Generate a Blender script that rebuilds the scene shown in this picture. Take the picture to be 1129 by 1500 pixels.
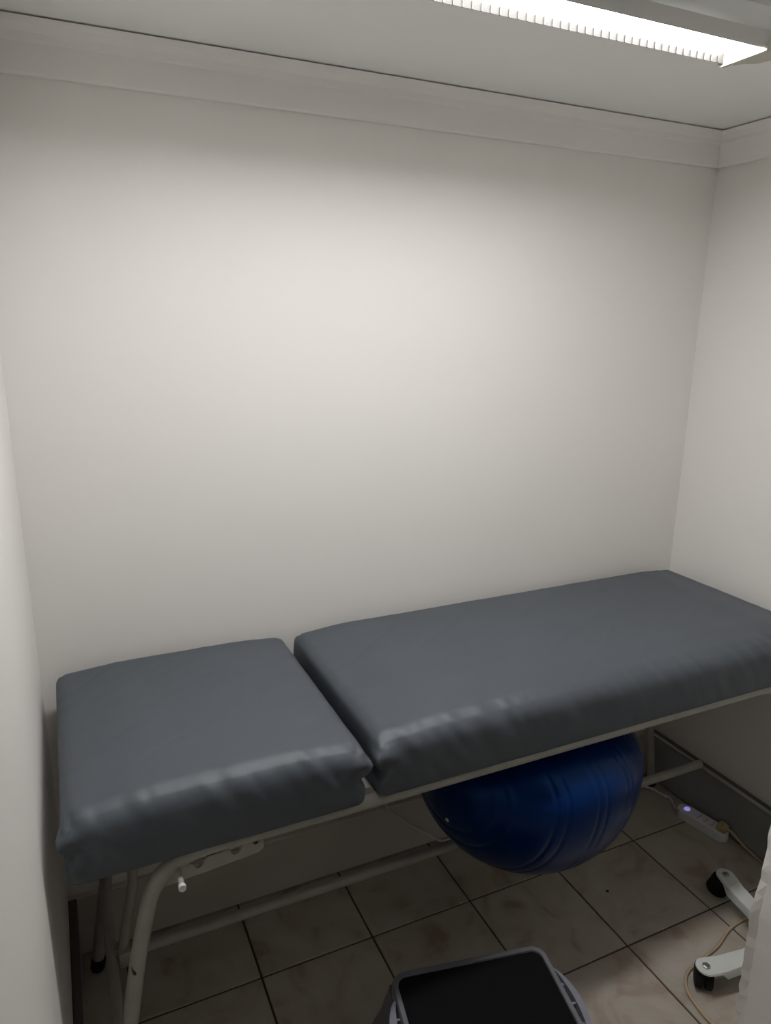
import bpy, bmesh, math, random
from mathutils import Vector, Matrix, noise

for o in list(bpy.data.objects):
    bpy.data.objects.remove(o)
scene = bpy.context.scene
COL = scene.collection

# ------------------------------------------------------------------ camera
cam_data = bpy.data.cameras.new('camera')
cam = bpy.data.objects.new('camera', cam_data)
COL.objects.link(cam)
cam_data.sensor_fit = 'VERTICAL'
cam_data.sensor_height = 36.0
cam_data.lens = 36.0 * 1049.65 / 1500.0
cam_data.clip_start = 0.01
_r = Vector((0.90849588, -0.41776316, 0.01044895))
_u = Vector((0.09763763, 0.23650841, 0.96671126))
_f = Vector((0.40632762, 0.87723299, -0.25565632))
_m = Matrix((_r, _u, -_f)).transposed().to_4x4()
_m.translation = Vector((0.07303, -1.78842, 1.68021))
cam.matrix_world = _m
scene.camera = cam

# ------------------------------------------------------------------ world, exposure
world = bpy.data.worlds.new('world')
scene.world = world
world.use_nodes = True
world.node_tree.nodes['Background'].inputs[0].default_value = (0.9, 0.92, 1.0, 1)
world.node_tree.nodes['Background'].inputs[1].default_value = 0.0
vs = scene.view_settings
vs.view_transform = 'Standard'
vs.look = 'None'
vs.gamma = 1.0
vs.use_curve_mapping = False
vs.exposure = 0.0
LAMP = 42.0           # radiance of the lit ceiling diffuser

# ------------------------------------------------------------------ dimensions (metres)
W = 2.032             # left wall X=0, right wall X=W, back wall Y=0, camera at negative Y
H = 2.25
YP = -1.15            # inner face of the front partition
YR = -2.60            # rear wall behind the camera
BB = 0.19             # baseboard height
XL = -0.020           # face of the left wall

# ------------------------------------------------------------------ materials
def mat(name, col, rough=0.6, metal=0.0, spec=0.5, noise_amt=0.0, noise_scale=8.0, bump=0.0, bump_scale=60.0,
        col2=None, coat=0.0):
    m = bpy.data.materials.new(name)
    m.use_nodes = True
    nt = m.node_tree
    b = nt.nodes['Principled BSDF']
    b.inputs['Base Color'].default_value = (*col, 1)
    b.inputs['Roughness'].default_value = rough
    b.inputs['Metallic'].default_value = metal
    b.inputs['Specular IOR Level'].default_value = spec
    b.inputs['Coat Weight'].default_value = coat
    tc = nt.nodes.new('ShaderNodeTexCoord')
    if noise_amt > 0:
        n = nt.nodes.new('ShaderNodeTexNoise')
        n.inputs['Scale'].default_value = noise_scale
        n.inputs['Detail'].default_value = 5
        nt.links.new(tc.outputs['Object'], n.inputs['Vector'])
        mx = nt.nodes.new('ShaderNodeMix')
        mx.data_type = 'RGBA'
        c2 = col2 or tuple(c * (1 - noise_amt) for c in col)
        mx.inputs['A'].default_value = (*col, 1)
        mx.inputs['B'].default_value = (*c2, 1)
        rp = nt.nodes.new('ShaderNodeValToRGB')
        rp.color_ramp.elements[0].position = 0.35
        rp.color_ramp.elements[1].position = 0.7
        nt.links.new(n.outputs['Fac'], rp.inputs['Fac'])
        nt.links.new(rp.outputs['Color'], mx.inputs['Factor'])
        nt.links.new(mx.outputs['Result'], b.inputs['Base Color'])
    if bump > 0:
        n2 = nt.nodes.new('ShaderNodeTexNoise')
        n2.inputs['Scale'].default_value = bump_scale
        n2.inputs['Detail'].default_value = 4
        nt.links.new(tc.outputs['Object'], n2.inputs['Vector'])
        bp = nt.nodes.new('ShaderNodeBump')
        bp.inputs['Strength'].default_value = bump
        bp.inputs['Distance'].default_value = 0.004
        nt.links.new(n2.outputs['Fac'], bp.inputs['Height'])
        nt.links.new(bp.outputs['Normal'], b.inputs['Normal'])
    return m

def tile_mat():
    m = bpy.data.materials.new('floor tile')
    m.use_nodes = True
    nt = m.node_tree
    b = nt.nodes['Principled BSDF']
    b.inputs['Roughness'].default_value = 0.42
    tc = nt.nodes.new('ShaderNodeTexCoord')
    oi = nt.nodes.new('ShaderNodeObjectInfo')
    ml = nt.nodes.new('ShaderNodeMath'); ml.operation = 'MULTIPLY'; ml.inputs[1].default_value = 37.0
    nt.links.new(oi.outputs['Random'], ml.inputs[0])
    n = nt.nodes.new('ShaderNodeTexNoise'); n.noise_dimensions = '4D'
    n.inputs['Scale'].default_value = 7.0; n.inputs['Detail'].default_value = 6
    n.inputs['Distortion'].default_value = 1.4
    nt.links.new(tc.outputs['Object'], n.inputs['Vector'])
    nt.links.new(ml.outputs[0], n.inputs['W'])
    rp = nt.nodes.new('ShaderNodeValToRGB')
    e = rp.color_ramp.elements
    e[0].position = 0.30; e[0].color = (0.315, 0.245, 0.19, 1)
    e[1].position = 0.62; e[1].color = (0.46, 0.42, 0.36, 1)
    k = e.new(0.44); k.color = (0.41, 0.36, 0.295, 1)
    nt.links.new(n.outputs['Fac'], rp.inputs['Fac'])
    nt.links.new(rp.outputs['Color'], b.inputs['Base Color'])
    return m

def wall_mat(name, col, rough=0.55):
    # matt emulsion on hand-trowelled plaster: broad waviness plus fine roller texture
    m = bpy.data.materials.new(name)
    m.use_nodes = True
    nt = m.node_tree
    b = nt.nodes['Principled BSDF']
    b.inputs['Base Color'].default_value = (*col, 1)
    b.inputs['Roughness'].default_value = rough
    b.inputs['Specular IOR Level'].default_value = 0.3
    tc = nt.nodes.new('ShaderNodeTexCoord')
    n1 = nt.nodes.new('ShaderNodeTexNoise'); n1.inputs['Scale'].default_value = 3.0; n1.inputs['Detail'].default_value = 3
    n2 = nt.nodes.new('ShaderNodeTexNoise'); n2.inputs['Scale'].default_value = 140.0; n2.inputs['Detail'].default_value = 3
    nt.links.new(tc.outputs['Object'], n1.inputs['Vector'])
    nt.links.new(tc.outputs['Object'], n2.inputs['Vector'])
    b1 = nt.nodes.new('ShaderNodeBump'); b1.inputs['Strength'].default_value = 0.25; b1.inputs['Distance'].default_value = 0.02
    b2 = nt.nodes.new('ShaderNodeBump'); b2.inputs['Strength'].default_value = 0.05; b2.inputs['Distance'].default_value = 0.002
    nt.links.new(n1.outputs['Fac'], b1.inputs['Height'])
    nt.links.new(n2.outputs['Fac'], b2.inputs['Height'])
    nt.links.new(b1.outputs['Normal'], b2.inputs['Normal'])
    nt.links.new(b2.outputs['Normal'], b.inputs['Normal'])
    return m

def emit_mat(name, col, strength):
    m = bpy.data.materials.new(name)
    m.use_nodes = True
    b = m.node_tree.nodes['Principled BSDF']
    b.inputs['Base Color'].default_value = (0.8, 0.8, 0.8, 1)
    b.inputs['Emission Color'].default_value = (*col, 1)
    b.inputs['Emission Strength'].default_value = strength
    return m

M = {
    'wall': wall_mat('wall paint', (0.83, 0.805, 0.762)),
    'ceiling': wall_mat('ceiling paint', (0.88, 0.875, 0.86)),
    'trim': wall_mat('cornice paint', (0.85, 0.83, 0.79)),
    'tile': tile_mat(),
    'grout': mat('dark grout', (0.07, 0.045, 0.028), 0.9),
    'base': mat('grey baseboard', (0.30, 0.31, 0.30), 0.45, noise_amt=0.15, noise_scale=5),
    'baseback': mat('pale grey baseboard', (0.60, 0.57, 0.51), 0.5, noise_amt=0.1, noise_scale=4),
    'lip': mat('baseboard cap', (0.12, 0.105, 0.085), 0.6),
    'frame': mat('couch frame enamel', (0.36, 0.35, 0.31), 0.38, noise_amt=0.12, noise_scale=20),
    'board': mat('plywood base', (0.16, 0.12, 0.08), 0.7, noise_amt=0.3, noise_scale=12),
    'rubber': mat('black rubber', (0.009, 0.009, 0.009), 0.7, spec=0.25),
    'chip': mat('bare dark steel', (0.02, 0.018, 0.016), 0.7),
    'vinyl': mat('slate vinyl', (0.066, 0.079, 0.094), 0.50, spec=0.55, noise_amt=0.10, noise_scale=4, bump=0.10, bump_scale=26),
    'ball': mat('blue ball vinyl', (0.001, 0.014, 0.085), 0.28, spec=0.5, noise_amt=0.15, noise_scale=5),
    'plugw': mat('white plug', (0.8, 0.8, 0.78), 0.4),
    'white': mat('white plastic', (0.72, 0.72, 0.74), 0.4, noise_amt=0.06, noise_scale=20),
    'enamel': mat('white enamel', (0.70, 0.72, 0.68), 0.35, noise_amt=0.08, noise_scale=15),
    'steel': mat('dull steel', (0.35, 0.34, 0.31), 0.4, metal=0.8),
    'beige': mat('beige cable', (0.52, 0.40, 0.26), 0.5, noise_amt=0.1),
    'plugy': mat('yellowed plug', (0.46, 0.39, 0.19), 0.4, noise_amt=0.2),
    'hole': mat('socket hole', (0.01, 0.01, 0.01), 0.8),
    'pad': mat('black anti slip pad', (0.006, 0.006, 0.0065), 0.9, spec=0.12, bump=0.15, bump_scale=220),
    'greyp': mat('grey plastic', (0.17, 0.17, 0.185), 0.35, noise_amt=0.08),
    'greyl': mat('light grey plastic', (0.27, 0.27, 0.32), 0.35, noise_amt=0.08),
    'pan': mat('fixture enamel', (0.62, 0.63, 0.61), 0.45, noise_amt=0.05),
    'cap': mat('yellowed fixture cap', (0.55, 0.54, 0.45), 0.5, noise_amt=0.05),
    'rib': mat('darkened rib', (0.013, 0.012, 0.011), 0.6),  # dark colour stands in for ribs catching less light
    'led': emit_mat('lit switch', (0.40, 0.32, 1.0), 0.5),
}
M['lens'] = emit_mat('lit diffuser', (0.985, 0.985, 1.0), LAMP)
M['ball'].node_tree.nodes['Principled BSDF'].inputs['Specular Tint'].default_value = (0.15, 0.42, 1.0, 1)
M['linerdim'] = mat('darkened liner', (0.028, 0.0255, 0.0225), 0.6, spec=0.2)  # near-black colour stands in for a dimmer lit inner side
M['baffle'] = mat('reflector enamel', (0.60, 0.60, 0.58), 0.5)  # for trough sides added to narrow the lamp's spread

# ------------------------------------------------------------------ mesh helpers
def obj(name, bm, material, parent=None, smooth=False, auto=None):
    me = bpy.data.meshes.new(name)
    bmesh.ops.recalc_face_normals(bm, faces=bm.faces[:])
    bm.to_mesh(me); bm.free()
    me.materials.append(M[material])
    if smooth:
        for p in me.polygons:
            p.use_smooth = True
        if auto is not None:
            me.set_sharp_from_angle(angle=math.radians(auto))
    o = bpy.data.objects.new(name, me)
    COL.objects.link(o)
    if parent is not None:
        o.parent = parent
    return o

def tag(o, label, cat, group=None):
    o['label'] = label; o['category'] = cat
    if group: o['group'] = group
    return o

def thing(name, label, cat, loc=(0, 0, 0), rotz=0.0, group=None):
    o = bpy.data.objects.new(name, None)
    o.empty_display_size = 0.05
    COL.objects.link(o)
    o.location = loc; o.rotation_euler = (0, 0, rotz)
    return tag(o, label, cat, group)

def structure(o, label, cat):
    o['kind'] = 'structure'
    o['label'] = label
    o['category'] = cat
    return o

def box(bm, x0, x1, y0, y1, z0, z1, bevel=0.0, seg=2):
    v = [bm.verts.new(c) for c in ((x0, y0, z0), (x1, y0, z0), (x1, y1, z0), (x0, y1, z0),
                                   (x0, y0, z1), (x1, y0, z1), (x1, y1, z1), (x0, y1, z1))]
    fs = [bm.faces.new([v[i] for i in q]) for q in ((3, 2, 1, 0), (4, 5, 6, 7), (0, 1, 5, 4), (1, 2, 6, 5), (2, 3, 7, 6), (3, 0, 4, 7))]
    if bevel > 0:
        es = list({e for f in fs for e in f.edges})
        bmesh.ops.bevel(bm, geom=es, offset=bevel, segments=seg, affect='EDGES', profile=0.5)
    return bm

def tube(bm, pts, r, n=12, cap=True):
    pts = [Vector(p) for p in pts]
    rs = r if isinstance(r, (list, tuple)) else [r] * len(pts)
    t0 = (pts[1] - pts[0]).normalized()
    nrm = t0.orthogonal().normalized()
    rings = []
    for i, p in enumerate(pts):
        if i == 0: t = t0
        elif i == len(pts) - 1: t = (pts[i] - pts[i - 1]).normalized()
        else: t = ((pts[i + 1] - p).normalized() + (p - pts[i - 1]).normalized()).normalized()
        nrm = (nrm - t * nrm.dot(t)).normalized()
        bn = t.cross(nrm)
        rings.append([bm.verts.new(p + nrm * (rs[i] * math.cos(a)) + bn * (rs[i] * math.sin(a)))
                      for a in [2 * math.pi * k / n for k in range(n)]])
    for a, b in zip(rings, rings[1:]):
        for k in range(n):
            bm.faces.new((a[k], a[(k + 1) % n], b[(k + 1) % n], b[k]))
    if cap:
        bm.faces.new(rings[0][::-1]); bm.faces.new(rings[-1])
    return bm

def spline(ctrl, per=8):
    # Catmull-Rom through the control points
    P = [Vector(c) for c in ctrl]
    P = [P[0] * 2 - P[1]] + P + [P[-1] * 2 - P[-2]]
    out = []
    for i in range(1, len(P) - 2):
        a, b, c, d = P[i - 1:i + 3]
        for k in range(per):
            t = k / per
            out.append(0.5 * ((2 * b) + (c - a) * t + (2 * a - 5 * b + 4 * c - d) * t * t + (3 * b - a - 3 * c + d) * t ** 3))
    out.append(P[-2])
    return out

def prism(bm, poly, axis, a0, a1):
    # extrude a 2D outline along an axis; poly in the two other axes in order
    def P(u, v, a):
        return {'x': (a, u, v), 'y': (u, a, v), 'z': (u, v, a)}[axis]
    A = [bm.verts.new(P(u, v, a0)) for u, v in poly]
    B = [bm.verts.new(P(u, v, a1)) for u, v in poly]
    n = len(poly)
    bm.faces.new(A[::-1]); bm.faces.new(B)
    for i in range(n):
        bm.faces.new((A[i], A[(i + 1) % n], B[(i + 1) % n], B[i]))
    return bm

def rrect(w, d, r, n=8):
    # rounded rectangle outline, centred
    out = []
    for cx, cy, a0 in ((w / 2 - r, d / 2 - r, 0), (-w / 2 + r, d / 2 - r, 90), (-w / 2 + r, -d / 2 + r, 180), (w / 2 - r, -d / 2 + r, 270)):
        for k in range(n + 1):
            a = math.radians(a0 + 90 * k / n)
            out.append((cx + r * math.cos(a), cy + r * math.sin(a)))
    return out

def lathe(bm, prof, axis_pt, axis='z', n=20):
    # prof: list of (radius, height)
    rings = []
    for r, h in prof:
        ring = []
        for k in range(n):
            a = 2 * math.pi * k / n
            c, s = r * math.cos(a), r * math.sin(a)
            p = {'z': (c, s, h), 'y': (c, h, s), 'x': (h, c, s)}[axis]
            ring.append(bm.verts.new(Vector(p) + Vector(axis_pt)))
        rings.append(ring)
    for a, b in zip(rings, rings[1:]):
        for k in range(n):
            bm.faces.new((a[k], a[(k + 1) % n], b[(k + 1) % n], b[k]))
    bm.faces.new(rings[0][::-1]); bm.faces.new(rings[-1])
    return bm

# ------------------------------------------------------------------ the room
T = 0.12
def wall(name, label, *b):
    return structure(obj(name, box(bmesh.new(), *b), 'wall'), label, 'wall')
wall('wall_back', 'off-white painted back wall above the treatment couch', -T, W + T, 0.0, T, -0.1, H + 0.1)
wall('wall_left', 'off-white painted left wall beside the head of the couch', XL - T, XL, YR, 0.0, -0.1, H + 0.1)
wall('wall_right', 'off-white painted right wall at the foot of the couch', W, W + T, YR, 0.0, -0.1, H + 0.1)
wall('wall_rear', 'off-white painted wall of the passage opposite the couch', -T, W + T, YR - T, YR, -0.1, H + 0.1)

# partition with a rough, chipped opening edge; its opening runs from the left wall to X about 1.05
bm = bmesh.new()
edge = [(0.0, 1.058), (0.20, 1.057), (0.40, 1.056), (0.488, 1.055), (0.53, 1.050), (0.568, 1.048), (0.62, 1.047), (0.672, 1.044), (0.71, 1.045), (0.735, 1.043),
        (0.755, 1.045), (0.775, 1.050), (0.80, 1.054), (0.82, 1.053), (0.839, 1.057), (0.88, 1.058), (0.923, 1.060), (1.0, 1.060), (1.2, 1.061), (1.5, 1.06), (1.8, 1.061), (2.08, 1.06)]
fine = []
rnd = random.Random(4)
for (z0, x0), (z1, x1) in zip(edge, edge[1:]):
    k = max(1, int((z1 - z0) / 0.014))
    for i in range(k):
        t = i / k
        fine.append((z0 + (z1 - z0) * t, x0 + (x1 - x0) * t + rnd.uniform(-0.0012, 0.0012)))
fine.append(edge[-1])
cols = []
for z, x in fine:
    c = rnd.uniform(0.002, 0.005)
    cols.append([bm.verts.new(p) for p in ((W + 0.02, YP, z), (x + c + 0.003, YP, z), (x, YP - c, z), (1.0555 + 0.35 * (x - 1.0555), YP - 0.012 - c, z), (1.060, YP - T, z), (W + 0.02, YP - T, z))])
for a, b in zip(cols, cols[1:]):
    for k in range(5):
        bm.faces.new((a[k], a[k + 1], b[k + 1], b[k]))
box(bm, XL - 0.02, W + 0.02, YP - T, YP, 2.08, H + 0.05)
structure(obj('wall_front', bm, 'wall'), 'off-white partition with a chipped edge in the right foreground', 'wall')

structure(obj('ceiling', box(bmesh.new(), -T, W + T, YR - T, T, H, H + 0.1), 'ceiling'), 'smooth off-white ceiling above the strip light', 'ceiling')

# floor: a dark grout bed with every tile as its own piece
floor = structure(obj('floor', box(bmesh.new(), -T, W + T, YR - T, T, -0.1, -0.004), 'grout'),
                  'floor of cream mottled square tiles with dark brown grout', 'floor')
PITCH, G = 0.32, 0.0055
X0, Y0 = 0.4266, -0.2779
tile_cache = {}
i0 = -2
for i in range(-2, 6):
    for j in range(-8, 2):
        xa, xb = max(X0 + PITCH * i + G / 2, XL), min(X0 + PITCH * (i + 1) - G / 2, W)
        ya, yb = max(Y0 + PITCH * j + G / 2, YR), min(Y0 + PITCH * (j + 1) - G / 2, 0.0)
        if xb - xa < 0.01 or yb - ya < 0.01: continue
        key = (round(xb - xa, 4), round(yb - ya, 4))
        if key not in tile_cache:
            w_, d_ = key
            b2 = bmesh.new()
            box(b2, -w_ / 2, w_ / 2, -d_ / 2, d_ / 2, -0.008, 0.0)
            top = [e for e in b2.edges if all(v.co.z > -0.001 for v in e.verts)]
            bmesh.ops.bevel(b2, geom=top, offset=0.0015, segments=1, affect='EDGES')
            t = obj('tile', b2, 'tile', floor)
            tile_cache[key] = t.data
        else:
            t = bpy.data.objects.new('tile', tile_cache[key]); COL.objects.link(t); t.parent = floor
        t.location = ((xa + xb) / 2, (ya + yb) / 2, random.Random(i * 31 + j).uniform(-0.0005, 0.0))

bm = bmesh.new()
prism(bm, [(1.471 + r_ * math.cos(a_), -0.419 + r_ * math.sin(a_)) for a_, r_ in ((0, .006), (.8, .0045), (1.7, .0055), (2.6, .004), (3.4, .006), (4.4, .0045), (5.4, .005))], 'z', -0.001, 0.0008)
obj('chip', bm, 'chip', floor)

# baseboards: a tall grey board with a darker cap strip
def baseboard(name, label, board, cap, m='base'):
    b = structure(obj(name, box(bmesh.new(), *board, bevel=0.0015, seg=1), m), label, 'baseboard')
    obj('cap_strip', box(bmesh.new(), *cap, bevel=0.003), 'lip' if m == 'base' else m, b)
baseboard('baseboard_back', 'tall grey baseboard along the back wall under the couch', (XL, W, -0.014, 0.0, 0.004, BB - 0.012), (XL, W, -0.017, 0.0, BB - 0.012, BB), 'baseback')
baseboard('baseboard_right', 'tall grey baseboard with brown cap on the right wall', (W - 0.014, W, YP, -0.014, 0.004, BB - 0.014), (W - 0.020, W, YP, -0.014, BB - 0.014, BB + 0.006))
baseboard('baseboard_left', 'narrow grey baseboard along the left wall under the couch', (XL, -0.002, YP, -0.014, 0.004, BB - 0.012), (XL, 0.001, YP, -0.014, BB - 0.012, BB))

# cornices: stepped plaster moulding around the ceiling
def cornice(name, label, axis, a0, a1, sgn, wallpos):
    prof = [(0, 2.155), (0.010, 2.155), (0.014, 2.160), (0.020, 2.212), (0.024, 2.217), (0.040, 2.224), (0.052, 2.236), (0.058, 2.2465), (0, 2.2465)]
    bm = bmesh.new()
    poly = [(wallpos + sgn * u, v) for u, v in prof]
    prism(bm, poly, axis, a0, a1)
    structure(obj(name, bm, 'trim'), label, 'cornice')
cornice('trim_1', 'plaster cornice between back wall and ceiling', 'x', XL, W, -1, 0.0)
cornice('trim_2', 'plaster cornice between right wall and ceiling', 'y', YP, 0, -1, W)
cornice('trim_3', 'plaster cornice between left wall and ceiling', 'y', YP, 0, 1, XL)

# ------------------------------------------------------------------ ceiling strip light
lamp = thing('ceiling_light', 'lit fluorescent strip light with ribbed white diffuser on the ceiling', 'ceiling light', (0.83, -0.63, H))
def L(x, y, z): return (x - 0.83, y + 0.63, z - H)
bm = bmesh.new()
box(bm, 0.15 - 0.83, 1.44 - 0.83, -0.14, 0.10, -0.034, -0.001, bevel=0.006)
obj('housing', bm, 'pan', lamp, smooth=True, auto=35)
# rounded end caps
for s, x in ((1, 1.40), (-1, 0.19)):
    out = []
    for k in range(17):
        a = math.pi * k / 16 - math.pi / 2
        out.append((x - 0.83 + s * 0.09 * math.cos(a), -0.02 + 0.128 * math.sin(a)))
    bm = bmesh.new()
    prism(bm, out, 'z', -0.040, -0.002)
    es = [e for e in bm.edges if all(v.co.z < -0.039 for v in e.verts)]
    bmesh.ops.bevel(bm, geom=es, offset=0.012, segments=3, affect='EDGES')
    obj('end_cap', bm, 'cap', lamp, smooth=True, auto=35)
# trough added to shape the light: glowing panel recessed between two side baffles
xa, xb = 0.20 - 0.83, 1.37 - 0.83
YN, YFAR = -0.052, 0.043            # near and far edge of the opening (local Y)
ZP, ZO = -0.036, -0.0575             # glowing panel, opening
bm = bmesh.new()
box(bm, xa, xb, YN, YFAR, ZP - 0.001, ZP + 0.001)
obj('diffuser', bm, 'lens', lamp)
for y, s in ((YN, -1), (YFAR, 1)):
    bm = bmesh.new()
    prism(bm, [(y, ZP + 0.003), (y + s * 0.016, ZP + 0.003), (y + s * 0.003, ZO + 0.003), (y, ZO + 0.001)], 'x', xa, xb)
    obj('light_baffle', bm, 'baffle', lamp)
# far-side liner and ribs, coloured dark so the strong light on them reads dim
bm = bmesh.new()
prism(bm, [(YFAR - 0.0015, ZP - 0.001), (YFAR + 0.0005, ZP - 0.001), (YFAR + 0.0005, ZO + 0.0012), (YFAR - 0.0012, ZO), (YFAR - 0.0015, ZO + 0.0002)], 'x', xa, xb)
lip = obj('liner', bm, 'linerdim', lamp)
x = xa + 0.006
bm0 = bmesh.new()
box(bm0, -0.0011, 0.0011, YFAR - 0.0034, YFAR - 0.001, ZO + 0.0002, ZO + 0.012)
first = obj('rib', bm0, 'rib', lip)
first.location.x = x
while x + 0.0185 < xb:
    x += 0.0185
    r = first.copy(); COL.objects.link(r); r.parent = lip; r.location.x = x
for x in (xa - 0.012, xb + 0.0005):
    bm = bmesh.new()
    prism(bm, [(YN - 0.020, ZP + 0.003), (YFAR + 0.020, ZP + 0.003), (YFAR + 0.006, ZO - 0.004), (YN - 0.006, ZO - 0.004)], 'x', x, x + 0.0115)
    obj('trough_end', bm, 'cap', lamp)

# ------------------------------------------------------------------ treatment couch
couch = thing('treatment_couch', 'grey tubular treatment couch with two slate vinyl cushions along the wall', 'couch', (0.99, -0.335, 0.0))
CO = Vector((0.99, -0.335, 0.0))
def cp(x, y, z): return Vector((x, y, z)) - CO
YF, YB = -0.600, -0.072
ZR, RT = 0.712, 0.0155
legprof = [(0.37, ZR), (0.30, ZR), (0.262, 0.7125), (0.222, 0.707), (0.188, 0.693), (0.164, 0.670), (0.148, 0.637), (0.134, 0.585), (0.115, 0.50), (0.091, 0.36), (0.068, 0.22), (0.0345, 0.012)]
MIR = 2.020
for y in (YF, YB):
    bm = bmesh.new()
    tube(bm, [cp(0.36, y, ZR), cp(MIR - 0.36, y, ZR)], RT, 16)
    obj('side_rail', bm, 'frame', couch, smooth=True, auto=40)
    for mir in (False, True):
        pr = [((MIR - x) if mir else x, z) for x, z in legprof]
        bm = bmesh.new()
        tube(bm, [cp(p.x, y, p.z) for p in spline([(x, 0, z) for x, z in pr], 5)], RT, 16)
        lg = obj('leg', bm, 'frame', couch, smooth=True, auto=40)
        xf, zf = pr[-1]
        bm = bmesh.new()
        dx = -0.002 if not mir else 0.002
        tube(bm, [cp(xf - dx * 2.4, y, 0.034), cp(xf - dx * 2.0, y, 0.030), cp(xf, y, 0.006), cp(xf, y, 0.0005)], [0.0172, 0.0185, 0.0185, 0.017], 16)
        obj('rubber_foot', bm, 'rubber', lg, smooth=True, auto=40)
# paint chip on the near leg at the head end
chipo = [c for c in couch.children if c.name.startswith('leg')][0]
bm = bmesh.new()
base = cp(0.0985, YF, 0.497)
pts = []
for (da, dz) in ((-0.9, 0.010), (-0.5, 0.003), (0.05, -0.001), (0.35, -0.006), (0.1, -0.010), (-0.35, -0.008), (-0.7, -0.001), (-1.0, 0.006)):
    a = -math.pi / 2 + da * 0.55 - 0.35
    pts.append(bm.verts.new(base + Vector((math.cos(a) * (RT + 0.0008) + dz * 0.16 + 0.016, math.sin(a) * (RT + 0.0008), dz))))
bm.faces.new(pts)
obj('paint_chip', bm, 'chip', chipo)
# cross bars between the legs at both ends, central stretcher
for x, z, r in ((0.0716, 0.243, 0.0125), (MIR - 0.0716, 0.236, 0.0060)):
    bm = bmesh.new(); tube(bm, [cp(x, YF, z), cp(x, YB, z)], r, 12)
    obj('cross_bar', bm, 'frame', couch, smooth=True, auto=40)
bm = bmesh.new(); tube(bm, [cp(0.0716, -0.302, 0.243), cp(MIR - 0.0716, -0.302, 0.243)], 0.0135, 14)
obj('stretcher', bm, 'frame', couch, smooth=True, auto=40)
bm = bmesh.new(); box(bm, *[v for pr in zip(cp(0.085, -0.325, 0.222), cp(0.115, -0.279, 0.264)) for v in pr], bevel=0.004)
obj('stretcher_clamp', bm, 'frame', couch, smooth=True, auto=40)
# hinge tube in the gap and end tubes under the cushions
for nm, x, z, r in (('hinge_tube', 0.590, 0.733, 0.011), ('end_tube', 1.62, 0.706, 0.011)):
    bm = bmesh.new(); tube(bm, [cp(x, YF, z), cp(x, YB, z)], r, 12)
    obj(nm, bm, 'frame', couch, smooth=True, auto=40)
# adjusting racks (notched plates) and the prop rod resting in them
def rack(y):
    pts = [(0.148, 0.646), (0.356, 0.663), (0.364, 0.666), (0.368, 0.673), (0.369, 0.697), (0.330, 0.693), (0.325, 0.689), (0.322, 0.681), (0.316, 0.675), (0.309, 0.674), (0.304, 0.678),
           (0.301, 0.686), (0.297, 0.690), (0.258, 0.687), (0.253, 0.683), (0.250, 0.675), (0.244, 0.669), (0.237, 0.668), (0.232, 0.672), (0.229, 0.679),
           (0.224, 0.683), (0.214, 0.682), (0.209, 0.680), (0.168, 0.679), (0.160, 0.668)]
    bm = bmesh.new()
    prism(bm, [(x - CO.x, z - 0.005) for x, z in pts], 'y', y - 0.002 - CO.y, y + 0.002 - CO.y)
    r = obj('adjusting_rack', bm, 'frame', couch)
    bm = bmesh.new()
    tube(bm, [cp(0.352, y - 0.004, 0.685), cp(0.352, y + 0.003, 0.685)], 0.005, 10)
    obj('bolt', bm, 'chip', r, smooth=True, auto=40)
rack(-0.590); rack(-0.082)
# angle-iron frame of the lifting head section, behind the rack
for y in (-0.578, -0.094):
    bm = bmesh.new(); box(bm, *[v for pr in zip(cp(0.19, y - 0.003, 0.697), cp(0.585, y + 0.003, 0.722)) for v in pr], bevel=0.001, seg=1)
    obj('head_section_rail', bm, 'frame', couch)
bm = bmesh.new(); tube(bm, [cp(0.199, -0.664, 0.692), cp(0.200, -0.03, 0.680)], [0.0055, 0.0055], 12)
rod = obj('prop_rod', bm, 'frame', couch, smooth=True, auto=40)
bm = bmesh.new(); tube(bm, [cp(0.199, -0.6665, 0.692), cp(0.199, -0.658, 0.692)], 0.0068, 12)
obj('rod_cap', bm, 'white', rod, smooth=True, auto=40)
for y in (-0.30,):
    bm = bmesh.new(); tube(bm, [cp(0.150, y, 0.715), cp(0.132, y, 0.43), cp(0.098, y, 0.262)], 0.012, 10)
    obj('prop_strut', bm, 'frame', couch, smooth=True, auto=40)
# plywood boards below the cushions
for a, b in ((0.03, 0.575), (0.615, 1.955)):
    bm = bmesh.new(); box(bm, *[v for pr in zip(cp(a, -0.592, 0.7125), cp(b, -0.075, 0.7285)) for v in pr], bevel=0.002, seg=1)
    obj('base_board', bm, 'board', couch)

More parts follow.
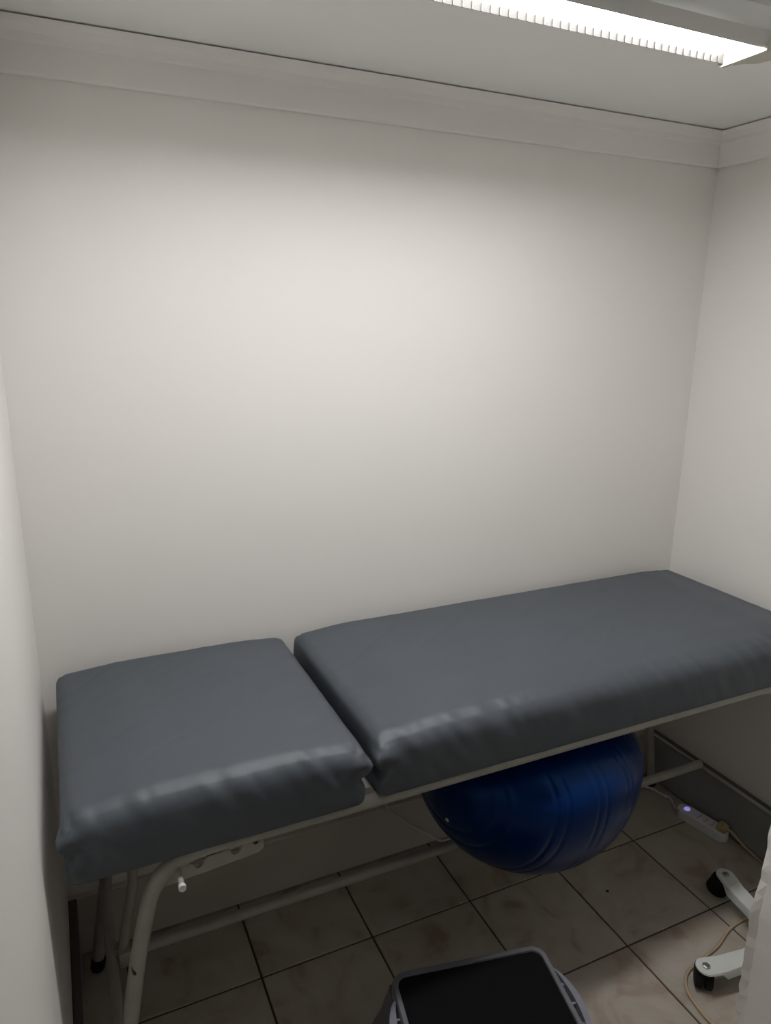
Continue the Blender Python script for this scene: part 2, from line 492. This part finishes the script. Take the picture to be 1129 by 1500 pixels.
def sstep(a, b, x):
    t = max(0.0, min(1.0, (x - a) / (b - a)))
    return t * t * (3 - 2 * t)
def cushion(x0, x1, y0, y1, z0, z1, rad, seed, ear_left, ear_right, lean):
    # rounded, padded block with puckered front cover and tucked corners
    step = 0.0075
    nx, ny, nz = int((x1 - x0) / step), int((y1 - y0) / step), 20
    bm = bmesh.new()
    cache = {}
    def V(i, j, k):
        key = (i, j, k)
        if key not in cache:
            cache[key] = bm.verts.new((x0 + (x1 - x0) * i / nx, y0 + (y1 - y0) * j / ny, z0 + (z1 - z0) * k / nz))
        return cache[key]
    for i in range(nx):
        for j in range(ny):
            for k in (0, nz):
                bm.faces.new((V(i, j, k), V(i + 1, j, k), V(i + 1, j + 1, k), V(i, j + 1, k)))
    for i in range(nx):
        for k in range(nz):
            for j in (0, ny):
                bm.faces.new((V(i, j, k), V(i + 1, j, k), V(i + 1, j, k + 1), V(i, j, k + 1)))
    for j in range(ny):
        for k in range(nz):
            for i in (0, nx):
                bm.faces.new((V(i, j, k), V(i, j + 1, k), V(i, j + 1, k + 1), V(i, j, k + 1)))
    def rnd2(a_, b_, a0, a1, b0, b1, r_lo, r_hi):
        # round the corners of a rectangle in one plane: square corner zone -> quarter ellipse
        r_ = r_hi if b_ > (b0 + b1) / 2 else r_lo
        ca, cb = min(max(a_, a0 + r_), a1 - r_), min(max(b_, b0 + r_), b1 - r_)
        da, db = a_ - ca, b_ - cb
        l = math.hypot(da, db)
        if l > 1e-9:
            k = max(abs(da), abs(db)) / l
            da *= k; db *= k
        return ca + da, cb + db
    for v in bm.verts:
        p = v.co.copy()
        fl = (p.y - y0) / (y1 - y0)
        p.y, p.z = rnd2(p.y, p.z, y0, y1, z0, z1, 0.012, rad if fl < 0.5 else rad * 0.7)
        zz = p.z
        p.x, p.z = rnd2(p.x, zz, x0, x1, z0, z1, 0.012, rad * 0.62)
        p.x, p.y = rnd2(p.x, p.y, x0, x1, y0, y1, 0.016, 0.020)
        u = (v.co.x - x0) / (x1 - x0); w = (v.co.y - y0) / (y1 - y0); t = (v.co.z - z0) / (z1 - z0)
        tz = sstep(0.4, 1.0, t)
        eu = min(u * (x1 - x0), (1 - u) * (x1 - x0)); ew = min(w, 1 - w) * (y1 - y0)
        # padding: fuller in the middle, softer at the rims
        full = sstep(0, 0.16, eu) * (0.55 + 0.45 * sstep(0, 0.12, ew))
        p.z += tz * (0.016 * full - 0.008)
        # sides bulge
        sb = math.sin(math.pi * min(1, t * 1.0)) * 0.006
        if w < 0.02: p.y -= sb + lean * t
        if w > 0.98: p.y += sb * 0.6
        if u < 0.02: p.x -= sb * 0.8
        if u > 0.98: p.x += sb * 0.8
        # puckers on the front roll, slanted
        fr = sstep(0.085, 0.0, (v.co.y - y0)) * sstep(0.02, 0.3, t + 0.15)
        q = noise.noise(Vector((p.x * 30 + p.z * 22, p.y * 7 - p.z * 9, seed)))
        q2 = noise.noise(Vector((p.x * 75 + p.z * 40, p.y * 10, seed + 5)))
        amp = 0.0040 + 0.0035 * sstep(0.18, 0.0, eu)
        dsp = fr * (amp * q + 0.0016 * q2)
        # end puckers on the two short sides
        en = sstep(0.06, 0.0, eu)
        q3 = noise.noise(Vector((p.y * 34 + p.z * 20, p.x * 6, seed + 9)))
        dsp += en * (1 - fr) * 0.0028 * q3
        # faint creases on the top
        q4 = noise.noise(Vector((p.x * 7 + p.y * 3, p.y * 13 - p.x * 5, seed + 2)))
        top = tz * (1 - fr) * (1 - en)
        p.z += top * 0.0011 * q4 + top * 0.0010 * (1 - min(1, abs(noise.noise(Vector((p.x * 5 - p.y * 6, p.y * 4, seed + 3)))) * 9))
        nd = Vector((0, -1, 0.6)).normalized()
        p += nd * dsp
        # tucked corners at the front: an ear of cover standing out over a crease
        for on, cxr, s in ((ear_left, x0, -1), (ear_right, x1, 1)):
            if not on: continue
            dxc = abs(v.co.x - cxr)
            if w < 0.12 and dxc < 0.07:
                h = math.exp(-(dxc / 0.022) ** 2) * sstep(0.07, 0.0, (v.co.y - y0))
                ear = math.exp(-((t - 0.66) / 0.12) ** 2)
                cre = math.exp(-((t - 0.42 - dxc * 3) / 0.09) ** 2)
                p += Vector((s * 0.7, -0.8, 0.35)) * (h * (0.014 * ear - 0.016 * cre))
                # diagonal fold
                ln = (t - 0.75) + dxc * 9
                g = math.exp(-(ln / 0.10) ** 2) * sstep(0.065, 0.02, dxc) * sstep(0.02, 0, (v.co.y - y0))
                p += Vector((0, 1, 0)) * g * 0.010
        v.co = p - CO
    return bm
obj('head_cushion', cushion(0.016, 0.572, -0.632, -0.046, 0.727, 0.872, 0.040, 3.1, True, True, 0.004), 'vinyl', couch, smooth=True)
obj('body_cushion', cushion(0.606, 1.968, -0.628, -0.046, 0.727, 0.872, 0.042, 8.4, True, True, 0.004), 'vinyl', couch, smooth=True)

# ------------------------------------------------------------------ exercise ball wedged under the couch
BX, BY, BZ, BR = 1.166, -0.362, 0.541, 0.311
ball = thing('exercise_ball', 'large glossy blue ridged exercise ball wedged under the couch', 'ball', (BX, BY, BZ - BR))
bm = bmesh.new()
NA, NP = 220, 96
prof = []
for i in range(NA + 1):
    th = math.pi * i / NA
    x = -math.cos(th)
    r = math.sin(th)
    g = 0.0
    if abs(x) < 0.93:
        ph = (x * 3.1 + 0.1) % 1.0
        for c in (0.30, 0.55):
            g += math.exp(-((ph - c) / 0.035) ** 2)
    prof.append((max(0.0008, (BR - 0.0028 * g) * r), (BR - 0.0028 * g) * x))
lathe(bm, prof, (0, 0, 0), 'x', NP)
rz = Matrix.Rotation(math.radians(14), 4, 'Z') @ Matrix.Rotation(math.radians(6), 4, 'Y')
for v in bm.verts:
    p = rz @ v.co
    # pressed flat from above by the couch, dented below by the stretcher
    if p.z > 0.02:
        q = (p.z - 0.02) / (BR - 0.02)
        p.z = 0.02 + 0.138 * (q ** 0.9 if q < 1 else 1)
    dy, dz = (p.y + BY) - (-0.302), (p.z + BZ) - 0.243
    dd = math.hypot(dy, dz)
    if dd < 0.05:
        k = (1 - dd / 0.05)
        p.z += 0.03 * k
    p.y = min(p.y, -0.020 - BY)
    v.co = p + Vector((0, 0, BR))
obj('shell', bm, 'ball', ball, smooth=True)
# valve plug near the left pole
d = Vector((-0.93, -0.27, -0.245)).normalized()
bm = bmesh.new()
c = d * (BR - 0.002) + Vector((0, 0, BR))
tube(bm, [c, c + d * 0.004, c + d * 0.005], [0.0055, 0.0055, 0.003], 12)
obj('valve_plug', bm, 'plugw', ball, smooth=True, auto=40)

# ------------------------------------------------------------------ step stool in front
ang = math.radians(-11.3)
SW, SD, SH = 0.388, 0.30, 0.20
bl = Vector((0.659, -0.570))
ex = Vector((math.cos(ang), math.sin(ang))); ey = Vector((math.sin(ang), -math.cos(ang)))
sc = bl + ex * (SW / 2) + ey * (SD / 2)
stool = thing('step_stool', 'low step stool with black pad and grey rim in the foreground', 'stool', (sc.x, sc.y, 0), ang)
outer, inner = rrect(SW, SD, 0.034), rrect(SW - 0.028, SD - 0.028, 0.024)
bm = bmesh.new()
levels = [(outer, SH - 0.035), (outer, SH - 0.006), ([(x * 0.985, y * 0.985) for x, y in outer], SH), ([(x * 1.006, y * 1.006) for x, y in inner], SH), (inner, SH - 0.005), (inner, SH - 0.035)]
rings = [[bm.verts.new((x, y, z)) for x, y in P] for P, z in levels]
nn = len(outer)
for a, b in zip(rings, rings[1:] + rings[:1]):
    for k in range(nn):
        bm.faces.new((a[k], a[(k + 1) % nn], b[(k + 1) % nn], b[k]))
obj('rim', bm, 'greyp', stool, smooth=True, auto=35)
bm = bmesh.new()
prism(bm, rrect(SW - 0.029, SD - 0.029, 0.0235), 'z', SH - 0.03, SH - 0.0045)
obj('top_pad', bm, 'pad', stool)
for s in (-1, 1):
    # side handle: a bowed bar standing off the rim, with three webs
    bm = bmesh.new()
    prof = []
    N = 18
    for k in range(N + 1):
        t = k / N
        yy = 0.095 - 0.20 * t
        bow = math.sin(math.pi * t) ** 0.6
        prof.append((s * (SW / 2 - 0.004 + 0.034 * bow), yy))
    inn = [(s * (SW / 2 - 0.004 + 0.016 * math.sin(math.pi * k / N) ** 0.6), 0.085 - 0.18 * k / N) for k in range(N + 1)]
    A = [[bm.verts.new((x, y, z)) for x, y in P] for P, z in ((prof, SH - 0.030), (prof, SH - 0.012), (inn, SH - 0.006), (inn, SH - 0.030))]
    for a, b in zip(A, A[1:] + A[:1]):
        for k in range(N):
            bm.faces.new((a[k], a[k + 1], b[k + 1], b[k]))
    hd = obj('side_handle', bm, 'greyl', stool, smooth=True, auto=35)
    for yy in (0.045, -0.005, -0.055):
        bm = bmesh.new()
        xs = sorted((s * (SW / 2 - 0.006), s * (SW / 2 + 0.018)))
        box(bm, xs[0], xs[1], yy - 0.003, yy + 0.003, SH - 0.028, SH - 0.014, bevel=0.001, seg=1)
        obj('web', bm, 'greyl', hd)
    # splayed side legs
    for t in (1, -1):
        bm = bmesh.new()
        tx, ty = s * (SW / 2 - 0.012), t * (SD / 2 - 0.045)
        bx_, by_ = s * (SW / 2 + 0.042), t * (SD / 2 - 0.010)
        A = []
        for (cx, cy, z, hw, hd_) in ((tx, ty, SH - 0.034, 0.014, 0.045), (tx + (bx_ - tx) * 0.35, ty + (by_ - ty) * 0.35, SH * 0.5, 0.013, 0.036), (bx_, by_, 0.012, 0.014, 0.028), (bx_, by_, 0.0005, 0.016, 0.030)):
            A.append([bm.verts.new((cx + dx * hw, cy + dy * hd_, z)) for dx, dy in ((-1, -.7), (-.7, -1), (.7, -1), (1, -.7), (1, .7), (.7, 1), (-.7, 1), (-1, .7))])
        for a, b in zip(A, A[1:]):
            for k in range(8):
                bm.faces.new((a[k], a[(k + 1) % 8], b[(k + 1) % 8], b[k]))
        bm.faces.new(A[0]); bm.faces.new(A[-1][::-1])
        obj('leg', bm, 'greyp', stool, smooth=True, auto=35)

# ------------------------------------------------------------------ power strip by the right baseboard
pa, pb = Vector((1.958, -0.232, 0)), Vector((1.992, -0.412, 0))
pd = (pb - pa).normalized(); plen = (pb - pa).length
strip = thing('power_strip', 'white power strip with glowing purple switch on the floor tiles', 'power strip', ((pa + pb) / 2), math.atan2(pd.y, pd.x))
bm = bmesh.new()
out = rrect(plen, 0.052, 0.0255, 10)
lv = [(1.0, 0.0005), (1.0, 0.026), (0.97, 0.031), (0.90, 0.0325)]
R_ = [[bm.verts.new((x - math.copysign(min(abs(x), (1 - s) * 0.026), x), y * (s if s > 0.95 else s), z)) for x, y in out] for s, z in lv]
for a, b in zip(R_, R_[1:]):
    for k in range(len(out)):
        bm.faces.new((a[k], a[(k + 1) % len(out)], b[(k + 1) % len(out)], b[k]))
bm.faces.new(R_[0][::-1]); bm.faces.new(R_[-1])
body = obj('body', bm, 'white', strip, smooth=True, auto=30)
bm = bmesh.new()
prism(bm, [(-plen / 2 + 0.032 + 0.010 * math.cos(a * math.pi / 8), 0.012 * math.sin(a * math.pi / 8)) for a in range(16)], 'z', 0.032, 0.0345)
obj('switch', bm, 'led', strip, smooth=True, auto=40)
for k in range(3):
    cx = -plen / 2 + 0.078 + 0.024 * k
    bm = bmesh.new()
    for dy in (-0.0105, 0, 0.0105):
        tube(bm, [(cx + (0.003 if dy == 0 else 0), dy, 0.0318), (cx + (0.003 if dy == 0 else 0), dy, 0.0329)], 0.0023, 8)
    obj('socket', bm, 'hole', strip)
bm = bmesh.new()
box(bm, plen / 2 - 0.014, plen / 2 - 0.009, -0.007, 0.005, 0.0315, 0.0328)
obj('hanging_slot', bm, 'hole', strip)
inv = (Matrix.Translation(strip.location) @ Matrix.Rotation(strip.rotation_euler.z, 4, 'Z')).inverted()
path = [(1.960, -0.250, 0.014), (1.957, -0.222, 0.010), (1.972, -0.196, 0.004), (1.985, -0.168, 0.006), (1.972, -0.150, 0.010), (1.968, -0.162, 0.012), (1.975, -0.135, 0.004), (1.960, -0.085, 0.004), (1.90, -0.045, 0.004),
        (1.70, -0.030, 0.004), (1.45, -0.024, 0.004), (1.20, -0.022, 0.004), (1.11, -0.022, 0.006), (1.064, -0.021, 0.044), (1.01, -0.020, 0.088), (0.955, -0.021, 0.142), (0.900, -0.024, 0.210), (0.86, -0.012, 0.33), (0.85, -0.006, 0.60)]
bm = bmesh.new(); tube(bm, [inv @ p for p in spline(path, 6)], 0.0036, 8)
obj('cable', bm, 'white', strip, smooth=True)

# ------------------------------------------------------------------ beige mains lead plugged into the strip
lead = thing('mains_lead', 'beige mains lead with yellowed plug trailing past the castors', 'cord', (1.985, -0.395, 0.033))
LO = Vector((1.985, -0.395, 0.033))
a = math.atan2(pd.y, pd.x)
bm = bmesh.new()
box(bm, -0.018, 0.016, -0.016, 0.014, 0.0, 0.024, bevel=0.005)
box(bm, -0.012, 0.008, -0.013, 0.011, 0.022, 0.030, bevel=0.003)
bmesh.ops.rotate(bm, verts=bm.verts[:], cent=(0, 0, 0), matrix=Matrix.Rotation(a, 3, 'Z'))
obj('plug', bm, 'plugy', lead, smooth=True, auto=40)
path = [(1.984, -0.402, 0.050), (1.994, -0.420, 0.044), (2.004, -0.455, 0.022), (2.010, -0.495, 0.008), (2.008, -0.54, 0.005), (1.985, -0.60, 0.005), (1.93, -0.655, 0.005), (1.84, -0.672, 0.005), (1.749, -0.671, 0.005), (1.685, -0.680, 0.005),
        (1.612, -0.706, 0.005), (1.546, -0.718, 0.005), (1.470, -0.733, 0.005), (1.428, -0.768, 0.005), (1.412, -0.820, 0.005), (1.410, -0.874, 0.005), (1.43, -0.96, 0.005), (1.50, -1.03, 0.005), (1.64, -1.07, 0.005)]
bm = bmesh.new(); tube(bm, [p - LO for p in spline(path, 6)], 0.0042, 8)
obj('cable', bm, 'beige', lead, smooth=True)

# ------------------------------------------------------------------ wheeled stand, mostly behind the partition
hub = Vector((1.705, -0.835, 0))
stand = thing('wheeled_stand', 'white wheeled stand base on black castors beside the partition', 'stand', hub)
bm = bmesh.new()
lathe(bm, [(0.030, 0.060), (0.050, 0.064), (0.052, 0.088), (0.046, 0.096), (0.022, 0.100), (0.020, 0.125), (0.0175, 0.128)], (0, 0, 0), 'z', 24)
obj('hub', bm, 'enamel', stand, smooth=True, auto=35)
bm = bmesh.new(); tube(bm, [(0, 0, 0.10), (0, 0, 1.05)], 0.0125, 14)
obj('pole', bm, 'enamel', stand, smooth=True, auto=40)
bm = bmesh.new(); lathe(bm, [(0.0125, 1.05), (0.020, 1.052), (0.020, 1.085), (0.012, 1.095), (0.003, 1.098)], (0, 0, 0), 'z', 16)
obj('pole_cap', bm, 'rubber', stand, smooth=True, auto=40)
for k, (tx, ty) in enumerate(((1.782, -0.576), (1.468, -0.785), (1.640, -1.075), (1.945, -0.875))):
    v = Vector((tx, ty, 0)) - hub
    Ln = v.length; az = math.atan2(v.y, v.x)
    Rm = Matrix.Rotation(az, 4, 'Z')
    # arm: a pressed channel, wider at its rounded tip, sloping down to the castor
    tipw, neck = 0.026, 0.021
    outl = []
    xs = [0.03, 0.07, 0.12, Ln - 0.05, Ln]
    ws = [0.030, 0.024, neck, tipw * 0.92, tipw]
    up = list(zip(xs, ws))
    tip = [(Ln + tipw * math.sin(b * math.pi / 10), tipw * math.cos(b * math.pi / 10)) for b in range(1, 10)]
    outl = up + tip + [(x, -w) for x, w in reversed(up)]
    bm = bmesh.new()
    def zt(x): return 0.096 - 0.020 * sstep(0.04, Ln - 0.02, x) - 0.006 * math.sin(math.pi * sstep(0.05, Ln, x))
    Tp = [bm.verts.new(Rm @ Vector((x, y, zt(x)))) for x, y in outl]
    Mi = [bm.verts.new(Rm @ Vector((x, y * 1.06, zt(x) - 0.004))) for x, y in outl]
    Bt = [bm.verts.new(Rm @ Vector((min(x, Ln - 0.03) if x > Ln - 0.03 else x, y * 1.06, zt(x) - (0.026 if x < Ln - 0.03 else 0.006)))) for x, y in outl]
    n_ = len(outl)
    bm.faces.new(Tp)
    for A_, B_ in ((Tp, Mi), (Mi, Bt)):
        for q in range(n_):
            bm.faces.new((A_[q], A_[(q + 1) % n_], B_[(q + 1) % n_], B_[q]))
    arm = obj('arm', bm, 'enamel', stand, smooth=True, auto=35)
    bm = bmesh.new()
    bmv = Rm @ Vector((Ln, 0, 0.075))
    tube(bm, [bmv + Vector((0, 0, -0.004)), bmv + Vector((0, 0, 0.004)), bmv + Vector((0, 0, 0.006))], [0.0105, 0.0105, 0.007], 6)
    obj('bolt', bm, 'steel', arm)
    # castor wheel: two treads on an axle, fork above
    swv = (0.35, -0.75, 0.5, 1.4)[k]
    ax = Vector((math.cos(swv), math.sin(swv), 0))
    wc = Rm @ Vector((Ln, 0, 0)) + Vector((-ax.y, ax.x, 0)) * 0.014 + Vector((0, 0, 0.0310))
    bm = bmesh.new()
    tube(bm, [wc - ax * 0.022, wc - ax * 0.020, wc - ax * 0.004, wc - ax * 0.003, wc + ax * 0.003, wc + ax * 0.004, wc + ax * 0.020, wc + ax * 0.022], [0.026, 0.0305, 0.0305, 0.024, 0.024, 0.0305, 0.0305, 0.026], 24)
    obj('castor_wheel', bm, 'rubber', stand, smooth=True, auto=40)
    bm = bmesh.new()
    top = Rm @ Vector((Ln, 0, 0))
    tube(bm, [top + Vector((0, 0, 0.052)), top + Vector((0, 0, 0.074))], 0.012, 12)
    obj('castor_stem', bm, 'rubber', stand, smooth=True, auto=40)
